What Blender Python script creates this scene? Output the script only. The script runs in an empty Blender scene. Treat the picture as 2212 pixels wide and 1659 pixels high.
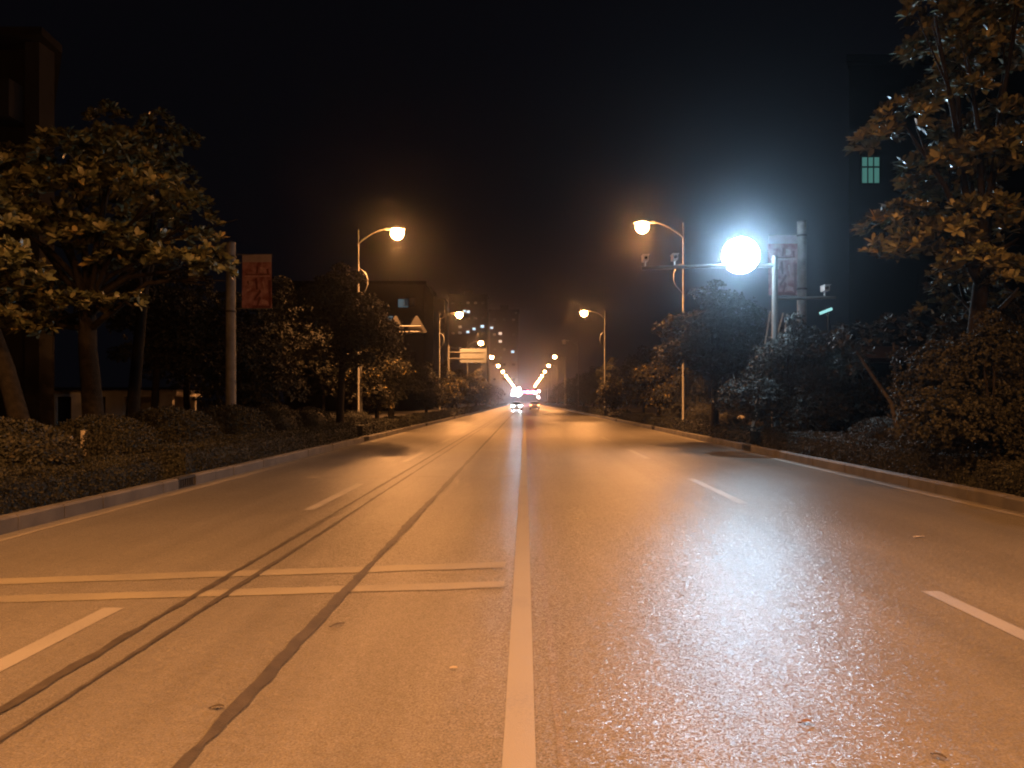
import bpy, math, random
import numpy as np

S = bpy.context.scene
COL = S.collection
R = math.radians

# ------------------------------------------------------------------ camera
EYE = 1.6                       # eye height, metres
FOC, VX, VY = 1750.0, 1134.0, 866.0   # focal length and vanishing point in a 2212 px wide picture
cd = bpy.data.cameras.new("camera")
cam = bpy.data.objects.new("camera", cd)
COL.objects.link(cam)
cam.location = (0, 0, EYE)
cam.rotation_euler = (R(90), 0, 0)
cd.sensor_width = 36.0
cd.lens = FOC / 2212 * 36
cd.shift_x = (1106 - VX) / 2212
cd.shift_y = (VY - 829.5) / 2212
cd.clip_start = 0.05
cd.clip_end = 3000
S.camera = cam

# ------------------------------------------------------------------ night sky
w = bpy.data.worlds.new("World")
S.world = w
w.use_nodes = True
bg = w.node_tree.nodes["Background"]
bg.inputs[0].default_value = (0.0030, 0.0032, 0.0052, 1)
bg.inputs[1].default_value = 0.45

# ------------------------------------------------------------------ exposure and sampling
S.view_settings.view_transform = 'Standard'
S.view_settings.look = 'None'
S.view_settings.exposure = 0.0
S.view_settings.gamma = 1.0
S.render.engine = 'CYCLES'
S.cycles.use_denoising = True
S.cycles.use_light_tree = True
S.cycles.max_bounces = 5
S.cycles.diffuse_bounces = 2
S.cycles.glossy_bounces = 2
S.cycles.transmission_bounces = 2
S.cycles.volume_bounces = 0
S.cycles.filter_width = 2.0
S.cycles.sample_clamp_indirect = 4.0
S.cycles.caustics_reflective = False
S.cycles.caustics_refractive = False

LAMP_RGB = (1.0, 0.40, 0.115)
LAMP_POWER = 400.0          # radiance of the glass bowl
LAMP_BEAM = 7600.0           # watts of the beam thrown down on the road
FLOOD_RGB = (0.44, 0.73, 1.0)
FLOOD_POWER = 11500.0
HAZE_DENSITY = 0.00042
ASPHALT_ROUGH, ASPHALT_BUMP, ASPHALT_SPEC = 0.32, 0.62, 0.055

def at(X, Y, Z):
    """world point seen at pixel (X, Y) of the 2212 px wide picture, Z metres down the road"""
    return ((X - VX) / FOC * Z, Z, EYE + (VY - Y) / FOC * Z)

# ------------------------------------------------------------------ helpers
def tag(o, label=None, cat=None, group=None, kind=None):
    if label: o["label"] = label
    if cat: o["category"] = cat
    if group: o["group"] = group
    if kind: o["kind"] = kind
    return o

def thing(name, label, cat, loc=(0, 0, 0), rz=0, group=None):
    o = bpy.data.objects.new(name, None)
    COL.objects.link(o)
    o.location = loc
    o.rotation_euler = (0, 0, rz)
    o.empty_display_size = 0.2
    return tag(o, label, cat, group)

def copy_tree(o, parent=None):
    c = o.copy()
    COL.objects.link(c)
    if parent is not None: c.parent = parent
    for ch in list(o.children): copy_tree(ch, c)
    return c

def dup(o, loc, rz=None, scale=None, label=None, group=None):
    c = copy_tree(o)
    c.location = loc
    if rz is not None: c.rotation_euler = (0, 0, rz)
    if scale is not None: c.scale = (scale, scale, scale) if not isinstance(scale, tuple) else scale
    if label: c["label"] = label
    if group: c["group"] = group
    return c

class MB:
    def __init__(self): self.v, self.f, self.s = [], [], []
    def add(self, vs, fs, smooth=False):
        n = len(self.v)
        self.v += [tuple(p) for p in vs]
        self.f += [tuple(i + n for i in f) for f in fs]
        self.s += [smooth] * len(fs)
        return self
    def box(self, a, b):
        x0, y0, z0 = a; x1, y1, z1 = b
        return self.add([(x0,y0,z0),(x1,y0,z0),(x1,y1,z0),(x0,y1,z0),(x0,y0,z1),(x1,y0,z1),(x1,y1,z1),(x0,y1,z1)],
            [(0,3,2,1),(4,5,6,7),(0,1,5,4),(1,2,6,5),(2,3,7,6),(3,0,4,7)])
    def tube(self, pts, rad, n=10, smooth=True):
        P = [np.array(p, float) for p in pts]
        if not hasattr(rad, '__len__'): rad = [rad] * len(P)
        vs, fs = [], []
        up = np.array((0.0, 0.0, 1.0))
        T0 = P[1] - P[0]; T0 /= np.linalg.norm(T0)
        A = np.cross(T0, up)
        if np.linalg.norm(A) < 1e-3: A = np.array((1.0, 0, 0))
        A /= np.linalg.norm(A)
        for i, p in enumerate(P):
            T = P[min(i + 1, len(P) - 1)] - P[max(i - 1, 0)]
            T /= np.linalg.norm(T)
            A = A - T * A.dot(T); A /= np.linalg.norm(A)
            B = np.cross(T, A)
            for k in range(n):
                t = 2 * math.pi * k / n
                vs.append(p + rad[i] * (math.cos(t) * A + math.sin(t) * B))
        for i in range(len(P) - 1):
            for k in range(n):
                a, b = i * n + k, i * n + (k + 1) % n
                fs.append((a, b, b + n, a + n))
        self.add(vs, fs, smooth)
        m = len(P) - 1
        self.add(vs[:n], [tuple(reversed(range(n)))])
        self.add(vs[m * n:], [tuple(range(n))])
        return self
    def ball(self, c, r, nu=16, nv=10, zmin=-1.0, zmax=1.0):
        if not hasattr(r, '__len__'): r = (r, r, r)
        vs, fs = [], []
        t0, t1 = math.asin(zmin), math.asin(zmax)
        for j in range(nv + 1):
            t = t0 + (t1 - t0) * j / nv
            for k in range(nu):
                a = 2 * math.pi * k / nu
                vs.append((c[0] + r[0] * math.cos(t) * math.cos(a), c[1] + r[1] * math.cos(t) * math.sin(a), c[2] + r[2] * math.sin(t)))
        for j in range(nv):
            for k in range(nu):
                a, b = j * nu + k, j * nu + (k + 1) % nu
                fs.append((a, b, b + nu, a + nu))
        return self.add(vs, fs, True)
    def prism(self, prof, x0, x1):
        """profile of (y, z) points swept along x"""
        n = len(prof)
        vs = [(x0, p[0], p[1]) for p in prof] + [(x1, p[0], p[1]) for p in prof]
        fs = [(i, (i + 1) % n, (i + 1) % n + n, i + n) for i in range(n)]
        fs += [tuple(reversed(range(n))), tuple(range(n, 2 * n))]
        return self.add(vs, fs)
    def disc(self, c, r, nrm, th, n=20):
        c = np.array(c, float); nrm = np.array(nrm, float); nrm /= np.linalg.norm(nrm)
        return self.tube([c, c + nrm * th], r, n, False)
    def build(self, name, mat, parent=None, bevel=0.0):
        me = bpy.data.meshes.new(name)
        me.from_pydata(self.v, [], self.f)
        me.polygons.foreach_set("use_smooth", self.s)
        me.materials.append(mat)
        me.validate()
        o = bpy.data.objects.new(name, me)
        COL.objects.link(o)
        if parent is not None: o.parent = parent
        if bevel:
            m = o.modifiers.new("bevel", 'BEVEL'); m.width = bevel; m.segments = 2; m.limit_method = 'ANGLE'
        return o

def np_mesh(name, V, F, mats, parent=None, midx=None):
    """V (n,3); F (m,3) triangles"""
    me = bpy.data.meshes.new(name)
    me.vertices.add(len(V)); me.loops.add(F.size); me.polygons.add(len(F))
    me.vertices.foreach_set("co", np.ascontiguousarray(V, np.float32).ravel())
    me.loops.foreach_set("vertex_index", np.ascontiguousarray(F, np.int32).ravel())
    me.polygons.foreach_set("loop_start", np.arange(0, F.size, 3, dtype=np.int32))
    for m in (mats if isinstance(mats, (list, tuple)) else [mats]): me.materials.append(m)
    if midx is not None: me.polygons.foreach_set("material_index", np.ascontiguousarray(midx, np.int32))
    me.update(calc_edges=True)
    o = bpy.data.objects.new(name, me)
    COL.objects.link(o)
    if parent is not None: o.parent = parent
    return o

# ------------------------------------------------------------------ materials
def mat(name, rgb, rough=0.6, metal=0.0, var=0.25, scale=4.0, bump=0.0, bscale=40.0, spec=0.5, emit=None, power=0.0):
    m = bpy.data.materials.new(name)
    m.use_nodes = True
    nt = m.node_tree; N = nt.nodes; L = nt.links
    b = N["Principled BSDF"]
    b.inputs["Roughness"].default_value = rough
    b.inputs["Metallic"].default_value = metal
    b.inputs["Specular IOR Level"].default_value = spec
    b.inputs["Base Color"].default_value = (*rgb, 1)
    if var > 0:
        tc = N.new("ShaderNodeTexCoord")
        n = N.new("ShaderNodeTexNoise"); n.inputs["Scale"].default_value = scale; n.inputs["Detail"].default_value = 6
        L.new(tc.outputs["Object"], n.inputs["Vector"])
        r = N.new("ShaderNodeMapRange"); r.inputs[1].default_value = 0.3; r.inputs[2].default_value = 0.7
        r.inputs[3].default_value = 1 - var; r.inputs[4].default_value = 1 + var
        L.new(n.outputs["Fac"], r.inputs[0])
        mx = N.new("ShaderNodeMix"); mx.data_type = 'RGBA'; mx.blend_type = 'MULTIPLY'; mx.inputs[0].default_value = 1
        mx.inputs[6].default_value = (*rgb, 1)
        L.new(r.outputs[0], mx.inputs[7])
        L.new(mx.outputs[2], b.inputs["Base Color"])
        if bump > 0:
            n2 = N.new("ShaderNodeTexNoise"); n2.inputs["Scale"].default_value = bscale; n2.inputs["Detail"].default_value = 5
            L.new(tc.outputs["Object"], n2.inputs["Vector"])
            bp = N.new("ShaderNodeBump"); bp.inputs["Strength"].default_value = bump; bp.inputs["Distance"].default_value = 0.02
            L.new(n2.outputs["Fac"], bp.inputs["Height"]); L.new(bp.outputs[0], b.inputs["Normal"])
    if emit:
        b.inputs["Emission Color"].default_value = (*emit, 1)
        b.inputs["Emission Strength"].default_value = power
    return m

def glow(name, rgb, power):
    m = bpy.data.materials.new(name); m.use_nodes = True
    nt = m.node_tree; nt.nodes.clear()
    e = nt.nodes.new("ShaderNodeEmission"); o = nt.nodes.new("ShaderNodeOutputMaterial")
    e.inputs[0].default_value = (*rgb, 1); e.inputs[1].default_value = power
    nt.links.new(e.outputs[0], o.inputs[0])
    return m

def asphalt(name="asphalt", base=(0.155, 0.147, 0.134)):
    m = bpy.data.materials.new(name); m.use_nodes = True
    nt = m.node_tree; N = nt.nodes; L = nt.links; b = N["Principled BSDF"]
    tc = N.new("ShaderNodeTexCoord")
    def noise(scale, detail=4, rough=0.6, vec=None):
        n = N.new("ShaderNodeTexNoise"); n.inputs["Scale"].default_value = scale
        n.inputs["Detail"].default_value = detail; n.inputs["Roughness"].default_value = rough
        L.new(vec if vec else tc.outputs["Object"], n.inputs["Vector"]); return n.outputs["Fac"]
    def ramp(s, a, c, lo, hi):
        r = N.new("ShaderNodeMapRange"); r.inputs[1].default_value = a; r.inputs[2].default_value = c
        r.inputs[3].default_value = lo; r.inputs[4].default_value = hi; L.new(s, r.inputs[0]); return r.outputs[0]
    def mul(a, c):
        x = N.new("ShaderNodeMath"); x.operation = 'MULTIPLY'; L.new(a, x.inputs[0]); L.new(c, x.inputs[1]); return x.outputs[0]
    grain = ramp(noise(75, 3, 0.75), 0.34, 0.66, 0.62, 1.38)
    mottle = ramp(noise(14, 3, 0.6), 0.3, 0.7, 0.90, 1.10)
    patch = ramp(noise(0.35, 5), 0.3, 0.7, 0.87, 1.12)
    mp = N.new("ShaderNodeMapping"); mp.inputs["Scale"].default_value = (2.2, 0.03, 1)
    L.new(tc.outputs["Object"], mp.inputs["Vector"])
    lane = ramp(noise(1.0, 4, 0.6, mp.outputs[0]), 0.3, 0.7, 0.85, 1.12)
    f = mul(mul(grain, patch), mul(lane, mottle))
    mx = N.new("ShaderNodeMix"); mx.data_type = 'RGBA'; mx.blend_type = 'MULTIPLY'; mx.inputs[0].default_value = 1
    mx.inputs[6].default_value = (*base, 1); L.new(f, mx.inputs[7]); L.new(mx.outputs[2], b.inputs["Base Color"])
    b.inputs["Roughness"].default_value = ASPHALT_ROUGH
    # chips of aggregate: every stone is a facet tilted its own way
    tilt = None
    for scale, amp in ((165, 0.62 * ASPHALT_BUMP), (80, 0.42 * ASPHALT_BUMP)):
        v = N.new("ShaderNodeTexVoronoi"); v.inputs["Scale"].default_value = scale; L.new(tc.outputs["Object"], v.inputs["Vector"])
        q = N.new("ShaderNodeVectorMath"); q.operation = 'MULTIPLY_ADD'
        q.inputs[1].default_value = (amp, amp, 0); q.inputs[2].default_value = (-amp / 2, -amp / 2, 0.5)
        L.new(v.outputs["Color"], q.inputs[0])
        if tilt is None: tilt = q.outputs[0]
        else:
            ad = N.new("ShaderNodeVectorMath"); ad.operation = 'ADD'; L.new(tilt, ad.inputs[0]); L.new(q.outputs[0], ad.inputs[1]); tilt = ad.outputs[0]
    nm = N.new("ShaderNodeVectorMath"); nm.operation = 'NORMALIZE'; L.new(tilt, nm.inputs[0]); L.new(nm.outputs[0], b.inputs["Normal"])
    b.inputs["Specular IOR Level"].default_value = ASPHALT_SPEC
    return m

def worn_paint(name, rgb, keep):
    """road paint worn through to the asphalt; keep = share of paint left"""
    m = bpy.data.materials.new(name); m.use_nodes = True
    nt = m.node_tree; N = nt.nodes; L = nt.links; b = N["Principled BSDF"]
    tc = N.new("ShaderNodeTexCoord")
    n = N.new("ShaderNodeTexNoise"); n.inputs["Scale"].default_value = 60; n.inputs["Detail"].default_value = 8; n.inputs["Roughness"].default_value = 0.75
    L.new(tc.outputs["Object"], n.inputs["Vector"])
    n2 = N.new("ShaderNodeTexNoise"); n2.inputs["Scale"].default_value = 1.3; n2.inputs["Detail"].default_value = 4
    L.new(tc.outputs["Object"], n2.inputs["Vector"])
    a = N.new("ShaderNodeMath"); a.operation = 'MULTIPLY_ADD'; a.inputs[1].default_value = 0.7
    L.new(n2.outputs["Fac"], a.inputs[0]); L.new(n.outputs["Fac"], a.inputs[2])
    r = N.new("ShaderNodeMapRange"); c = 0.85 + (0.5 - keep) * 0.55
    r.inputs[1].default_value = c - 0.16; r.inputs[2].default_value = c + 0.16
    L.new(a.outputs[0], r.inputs[0])
    mx = N.new("ShaderNodeMix"); mx.data_type = 'RGBA'
    mx.inputs[6].default_value = (0.152, 0.145, 0.132, 1); mx.inputs[7].default_value = (*rgb, 1)
    L.new(r.outputs[0], mx.inputs[0]); L.new(mx.outputs[2], b.inputs["Base Color"])
    b.inputs["Roughness"].default_value = 0.55
    bp = N.new("ShaderNodeBump"); bp.inputs["Strength"].default_value = 0.4; bp.inputs["Distance"].default_value = 0.004
    n3 = N.new("ShaderNodeTexNoise"); n3.inputs["Scale"].default_value = 160; L.new(tc.outputs["Object"], n3.inputs["Vector"])
    L.new(n3.outputs["Fac"], bp.inputs["Height"]); L.new(bp.outputs[0], b.inputs["Normal"])
    return m

def banner_print():
    m = bpy.data.materials.new("banner_print"); m.use_nodes = True
    nt = m.node_tree; N = nt.nodes; L = nt.links; b = N["Principled BSDF"]
    tc = N.new("ShaderNodeTexCoord")
    n = N.new("ShaderNodeTexNoise"); n.inputs["Scale"].default_value = 4.5; n.inputs["Detail"].default_value = 5
    L.new(tc.outputs["Object"], n.inputs["Vector"])
    cr = N.new("ShaderNodeValToRGB")
    cr.color_ramp.elements[0].position = 0.36; cr.color_ramp.elements[0].color = (0.15, 0.032, 0.036, 1)
    cr.color_ramp.elements[1].position = 0.62; cr.color_ramp.elements[1].color = (0.33, 0.165, 0.175, 1)
    L.new(n.outputs["Fac"], cr.inputs[0]); L.new(cr.outputs[0], b.inputs["Base Color"])
    b.inputs["Roughness"].default_value = 0.7
    return m

M = dict(
    asphalt=asphalt(),
    soil=mat("soil", (0.045, 0.04, 0.028), 0.9, var=0.5, scale=1.5, bump=0.6, bscale=12),
    paving=mat("paving", (0.12, 0.11, 0.10), 0.8, var=0.2, scale=3, bump=0.3),
    kerb=mat("kerb_stone", (0.095, 0.088, 0.082), 0.75, var=0.35, scale=2.2, bump=0.4, bscale=60),
    yellow=worn_paint("centre_paint", (0.245, 0.225, 0.165), 0.85),
    ghost=asphalt("worn_strip", (0.168, 0.157, 0.153)),
    white=worn_paint("lane_paint", (0.26, 0.25, 0.23), 0.80),
    faded=worn_paint("faded_paint", (0.245, 0.225, 0.17), 0.62),
    edge=worn_paint("edge_paint", (0.25, 0.23, 0.19), 0.68),
    fainter=worn_paint("fainter_paint", (0.235, 0.215, 0.17), 0.42),
    tar=mat("tar", (0.054, 0.046, 0.038), 0.55, var=0.35, scale=9, bump=0.3, bscale=90),
    iron=mat("iron", (0.02, 0.019, 0.018), 0.7, var=0.3, scale=8),
    pole=mat("pole_paint", (0.09, 0.09, 0.088), 0.45, var=0.15, scale=3),
    housing=mat("housing", (0.30, 0.29, 0.27), 0.45, var=0.1),
    concrete=mat("concrete", (0.17, 0.165, 0.16), 0.85, var=0.25, scale=5, bump=0.4),
    bark=mat("bark", (0.014, 0.012, 0.010), 0.95, spec=0.15, var=0.4, scale=9, bump=0.8, bscale=22),
    palebark=mat("pale_bark", (0.05, 0.045, 0.04), 0.85, var=0.35, scale=10, bump=0.6, bscale=24),
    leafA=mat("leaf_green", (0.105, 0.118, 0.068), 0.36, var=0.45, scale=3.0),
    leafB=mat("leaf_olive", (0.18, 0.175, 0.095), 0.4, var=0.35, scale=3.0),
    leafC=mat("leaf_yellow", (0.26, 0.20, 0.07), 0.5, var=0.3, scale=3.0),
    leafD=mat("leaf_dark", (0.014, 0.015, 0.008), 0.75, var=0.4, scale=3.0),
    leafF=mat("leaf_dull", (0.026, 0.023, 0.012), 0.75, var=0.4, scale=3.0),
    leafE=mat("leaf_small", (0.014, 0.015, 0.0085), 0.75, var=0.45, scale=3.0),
    signdim=mat("sign_back_grey", (0.085, 0.08, 0.078), 0.55, var=0.1, scale=2),
    sign=mat("sign_back", (0.11, 0.125, 0.14), 0.5, var=0.08, scale=2),
    banner=banner_print(),
    printdark=mat("print_dark", (0.10, 0.022, 0.024), 0.8, var=0.3, scale=14),
    printpale=mat("print_pale", (0.34, 0.19, 0.19), 0.8, var=0.3, scale=14),
    bannerhead=mat("banner_header", (0.27, 0.22, 0.24), 0.7, var=0.15),
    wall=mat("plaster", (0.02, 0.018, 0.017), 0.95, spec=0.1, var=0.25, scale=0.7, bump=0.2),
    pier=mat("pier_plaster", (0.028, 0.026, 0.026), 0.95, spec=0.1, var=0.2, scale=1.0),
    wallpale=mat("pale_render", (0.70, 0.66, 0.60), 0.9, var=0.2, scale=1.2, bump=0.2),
    walldark=mat("unlit_render", (0.002, 0.002, 0.0023), 1.0, spec=0.0, var=0.25, scale=0.3),  # near-black colour stands in for walls that catch no light
    roof=mat("roof_tile", (0.012, 0.009, 0.009), 0.9, spec=0.1, var=0.3, scale=3),
    darkglass=mat("dark_glass", (0.012, 0.013, 0.016), 0.12, var=0),
    rubber=mat("rubber", (0.015, 0.015, 0.015), 0.8, var=0.1),
    carwhite=mat("car_pale", (0.62, 0.58, 0.52), 0.3, var=0.04),
    carsilver=mat("car_silver", (0.40, 0.41, 0.42), 0.3, metal=0.4, var=0.04),
    carblack=mat("car_black", (0.02, 0.02, 0.022), 0.2, var=0.05),
    chrome=mat("rim_metal", (0.5, 0.5, 0.5), 0.3, metal=0.9, var=0.05),
    plate=mat("plate", (0.55, 0.5, 0.35), 0.5, var=0.05),
    camhouse=mat("camera_house", (0.45, 0.44, 0.43), 0.5, var=0.05),
    whitewash=mat("whitewash", (0.42, 0.38, 0.31), 0.8, var=0.3, scale=8),
    dryleaf=mat("dry_leaf", (0.16, 0.085, 0.02), 0.7, var=0.3, scale=20),
    paper=mat("paper", (0.40, 0.36, 0.30), 0.8, var=0.1),
    lamp=glow("lamp_glass", LAMP_RGB, LAMP_POWER),
    lampoff=mat("lamp_glass_off", (0.35, 0.33, 0.3), 0.2, var=0.05),
    floodglass=glow("flood_glass", (0.58, 0.82, 1.0), 240.0),
    head=glow("headlight_glass", (0.80, 0.92, 1.0), 400.0),
    tail=glow("tail_glass", (1.0, 0.30, 0.10), 14.0),
    farwhite=glow("far_white", (0.70, 0.85, 1.0), 130.0),
    farred=glow("far_red", (1.0, 0.06, 0.22), 90.0),
    farlamp=glow("far_lamp", (1.0, 0.72, 0.70), 60.0),
    tube=glow("tube_light", (0.42, 0.95, 0.95), 0.85),
    win_green=glow("window_green", (0.11, 0.34, 0.29), 0.45),
    win_blue=glow("window_blue", (0.16, 0.30, 0.36), 0.28),
    win_cool=glow("window_cool", (0.50, 0.78, 1.0), 1.3),
    win_warm=glow("window_warm", (1.0, 0.80, 0.62), 0.8),
    win_dim=glow("window_dim", (0.30, 0.34, 0.30), 0.16),
)

def spot(name, loc, aim_to, rgb, watts, ang, rad, parent, blend=1.0):
    ld = bpy.data.lights.new(name, 'SPOT'); ld.color = rgb; ld.energy = watts; ld.spot_size = R(ang); ld.spot_blend = blend; ld.shadow_soft_size = rad
    lo = bpy.data.objects.new(name, ld); COL.objects.link(lo); lo.parent = parent
    from mathutils import Vector
    lo.location = loc
    d = Vector(aim_to) - Vector(loc)
    lo.rotation_euler = d.to_track_quat('-Z', 'Y').to_euler()
    return lo

# ------------------------------------------------------------------ setting: ground, road, kerbs, markings
KL, KR = -6.25, 7.10      # kerb faces
Y0, Y1 = -70.0, 620.0
def sheet(name, x0, x1, y0, y1, z, m, parent=None):
    return MB().add([(x0, y0, z), (x1, y0, z), (x1, y1, z), (x0, y1, z)], [(0, 1, 2, 3)]).build(name, m, parent)
tag(sheet("ground", -900, 900, -400, 1800, -0.006, M['soil']), kind="structure")
road = tag(sheet("road", KL, KR, Y0, Y1, 0.0, M['asphalt']), kind="structure")
tag(MB().box((-15.5, Y0, 0.0), (-11.8, Y1, 0.16)).build("path", M['paving']), kind="structure")
tag(MB().box((11.8, Y0, 0.0), (15.5, Y1, 0.16)).build("path", M['paving']), kind="structure")

DRL = [15.0, 32.0, 51.5, 72.0, 110.0]        # kerb inlets, left and right
DRR = [26.0, 45.0, 63.0, 90.0]
rng = random.Random(4)
def kerb(face, out, drains):
    mb = MB(); y = Y0
    gaps = [(d - (0.38 if d < 20 else 0.5), d + (0.38 if d < 20 else 0.5)) for d in drains]
    while y < Y1:
        n = min(y + (1.0 if -6 < y < 60 else 6.0), Y1)
        for g0, g1 in gaps:
            if y < g0 < n: n = g0
            if g0 <= y < g1: y = g1; n = y + 1.0
        j = rng.uniform(-0.006, 0.006); h = 0.2 + rng.uniform(-0.006, 0.006)
        x0, x1 = face + j, face + out * 0.16 + j
        c = 0.025 * out
        prof = [(x0, -0.05), (x0, h - 0.03), (x0 + c, h), (x1, h), (x1, -0.05)]
        y_0, y_1 = y + 0.006, n - 0.006
        vs = [(p[0], y_0, p[1]) for p in prof] + [(p[0], y_1, p[1]) for p in prof]
        fs = [(i, (i + 1) % 5, (i + 1) % 5 + 5, i + 5) for i in range(5)] + [(4, 3, 2, 1, 0), (5, 6, 7, 8, 9)]
        mb.add(vs, fs)
        y = n
    return mb.build("kerb", M['kerb'], road)
kerb(KL, -1, DRL)
kerb(KR, 1, DRR)

def strip(name, x, y0, y1, wd, m, z=0.004, wob=0.0, seed=0, step=0.5, taper=0.0):
    """painted or sealed strip along the road with an uneven edge"""
    r = np.random.RandomState(seed)
    n = max(2, int((y1 - y0) / step) + 1)
    ys = np.linspace(y0, y1, n)
    cx = np.full(n, float(x)); wl = np.full(n, wd / 2)
    wr = wl.copy()
    if wob:
        a = np.cumsum(r.normal(0, 1, n)); a -= np.linspace(a[0], a[-1], n)
        k = max(3, int(1.2 / step)); a = np.convolve(a, np.ones(k) / k, 'same')
        a = a / (np.abs(a).max() + 1e-6)
        cx = cx + wob * a
        low = np.convolve(r.normal(0, 1, n + 40), np.ones(9) / 3, 'same')[20:20 + n]
        wl = wl * (1 + 0.22 * np.clip(low, -1.8, 1.8) + 0.16 * r.normal(0, 1, n)).clip(0.4)
        wr = wr * (1 + 0.22 * np.clip(low, -1.8, 1.8) + 0.16 * r.normal(0, 1, n)).clip(0.4)
    vs = [];
    for i in range(n):
        vs += [(cx[i] - wl[i], ys[i], z), (cx[i] + wr[i], ys[i], z)]
    fs = [(2 * i, 2 * i + 1, 2 * i + 3, 2 * i + 2) for i in range(n - 1)]
    return MB().add(vs, fs).build(name, m, road)
strip("centre_line", -0.026, Y0, Y1, 0.15, M['yellow'], step=4)
strip("worn_line", 0.17, Y0, Y1, 0.06, M['ghost'], wob=0.012, seed=3)
strip("edge_line", KL + 0.24, Y0, 400, 0.14, M['edge'], wob=0.01, seed=5)
strip("edge_line", KR - 0.22, Y0, 400, 0.12, M['edge'], wob=0.01, seed=6)
for k in range(14):
    strip("lane_dash", -3.17, 2.45 + 9.4 * k, 6.25 + 9.4 * k, 0.155, M['white'], step=5)
for k in range(14):
    strip("lane_dash", 3.40, 2.75 + 9.85 * k, 6.80 + 9.85 * k, 0.155, M['white'], step=5)
def cross_line(x0, y0, x1, y1, wd, m, name="stop_line", seed=0):
    r = np.random.RandomState(seed)
    n = 24; vs = []
    for i in range(n):
        t = i / (n - 1); x = x0 + (x1 - x0) * t; y = y0 + (y1 - y0) * t + r.normal(0, 0.006)
        w0 = wd * (1 + 0.05 * r.normal())
        vs += [(x, y - w0 / 2, 0.005), (x, y + w0 / 2, 0.005)]
    return MB().add(vs, [(2*i, 2*i+2, 2*i+3, 2*i+1) for i in range(n-1)]).build(name, m, road)
cross_line(-5.9, 6.95, -0.19, 7.9, 0.27, M['faded'], seed=1)
cross_line(-5.9, 6.30, -0.18, 7.05, 0.24, M['faded'], seed=2)
cross_line(-4.6, 16.9, -0.2, 17.2, 0.34, M['fainter'], seed=4)
strip("tar_seam", -1.50, 1.0, 150, 0.082, M['tar'], z=0.009, wob=0.014, seed=11, step=0.12)
strip("tar_seam", -2.70, 1.0, 150, 0.062, M['tar'], z=0.009, wob=0.02, seed=12, step=0.13)
strip("tar_seam", -2.47, 1.0, 150, 0.042, M['tar'], z=0.009, wob=0.014, seed=13, step=0.12)

def drain(x, y, side, wd, label):
    t = thing("kerb_drain", label, "drain", (x, y, 0), 0, "dark drain inlets in the kerbs")
    f = MB()
    f.box((min(0, side * 0.16), -wd, -0.04), (max(0, side * 0.16), wd, 0.02))
    f.box((min(0, side * 0.16), -wd, 0.165), (max(0, side * 0.16), wd, 0.21))
    f.box((min(side * 0.13, side * 0.17), -wd, 0.02), (max(side * 0.13, side * 0.17), wd, 0.165))
    f.build("frame", M['iron'], t)
    g = MB()
    k = -wd + 0.05
    while k < wd - 0.04:
        g.box((min(side * 0.02, side * 0.04), k, 0.02), (max(side * 0.02, side * 0.04), k + 0.03, 0.165)); k += 0.1
    g.build("grate", M['iron'], t)
W_ = ["closest to the camera", "second from the camera, below the street lamp", "third from the camera", "fourth from the camera", "fifth from the camera"]
for d, s in zip(DRL, W_): drain(KL, d, -1, 0.36 if d < 20 else 0.48, f"dark iron drain inlet in left kerb, {s}")
W_ = ["closest, in front of the camera gantry post", "second from the camera", "third from the camera", "fourth from the camera"]
for d, s in zip(DRR, W_): drain(KR, d, 1, 0.36 if d < 20 else 0.48, f"dark iron drain inlet in right kerb, {s}")

# ------------------------------------------------------------------ foliage
def leaves(rs, base, axis, n_per, L_, W_, tilt=(15, 65), jitter=0.25, fold=0.25):
    """rosettes of folded leaves: base (k,3), axis (k,3) -> V, F"""
    k = len(base)
    a = axis / np.linalg.norm(axis, axis=1, keepdims=True)
    h = np.where(np.abs(a[:, 2:3]) < 0.9, np.array([[0, 0, 1.0]]), np.array([[1.0, 0, 0]]))
    u = np.cross(a, h); u /= np.linalg.norm(u, axis=1, keepdims=True)
    v = np.cross(a, u)
    ph = rs.uniform(0, 2 * np.pi, (k, 1)) + np.arange(n_per)[None, :] * 2.399 + rs.normal(0, 0.2, (k, n_per))
    el = np.radians(rs.uniform(tilt[0], tilt[1], (k, n_per)))
    ph = ph[..., None]; el = el[..., None]
    rad = np.cos(ph) * u[:, None, :] + np.sin(ph) * v[:, None, :]
    side = -np.sin(ph) * u[:, None, :] + np.cos(ph) * v[:, None, :]
    d = np.cos(el) * rad + np.sin(el) * a[:, None, :]
    nrm = np.cross(d, side)
    side = side + nrm * rs.normal(0, jitter, (k, n_per, 1)); side /= np.linalg.norm(side, axis=2, keepdims=True)
    l = L_ * rs.uniform(0.65, 1.2, (k, n_per, 1)); wd = W_ * rs.uniform(0.75, 1.2, (k, n_per, 1))
    n2 = np.cross(d, side); down = np.array([0, 0, 1.0])
    b0 = base[:, None, :]
    bend = rs.uniform(0.02, 0.16, (k, n_per, 1))
    p0 = b0 + d * l * 0.06
    m1 = b0 + d * l * 0.42; m2 = b0 + d * l * 0.76 - down * l * bend * 0.5
    tip = b0 + d * l - down * l * bend
    cup = n2 * wd * fold * 0.5
    V = np.stack([p0, m1 + side * wd * 0.46 + cup, m1 - side * wd * 0.46 + cup, m2 + side * wd * 0.42 + cup, m2 - side * wd * 0.42 + cup, tip], axis=2).reshape(-1, 3)
    m = k * n_per
    i = np.arange(m)[:, None] * 6
    F = np.concatenate([i + np.array([t]) for t in ((0, 1, 2), (1, 3, 4), (1, 4, 2), (3, 5, 4))], axis=1).reshape(-1, 3)
    return V, F

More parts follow.
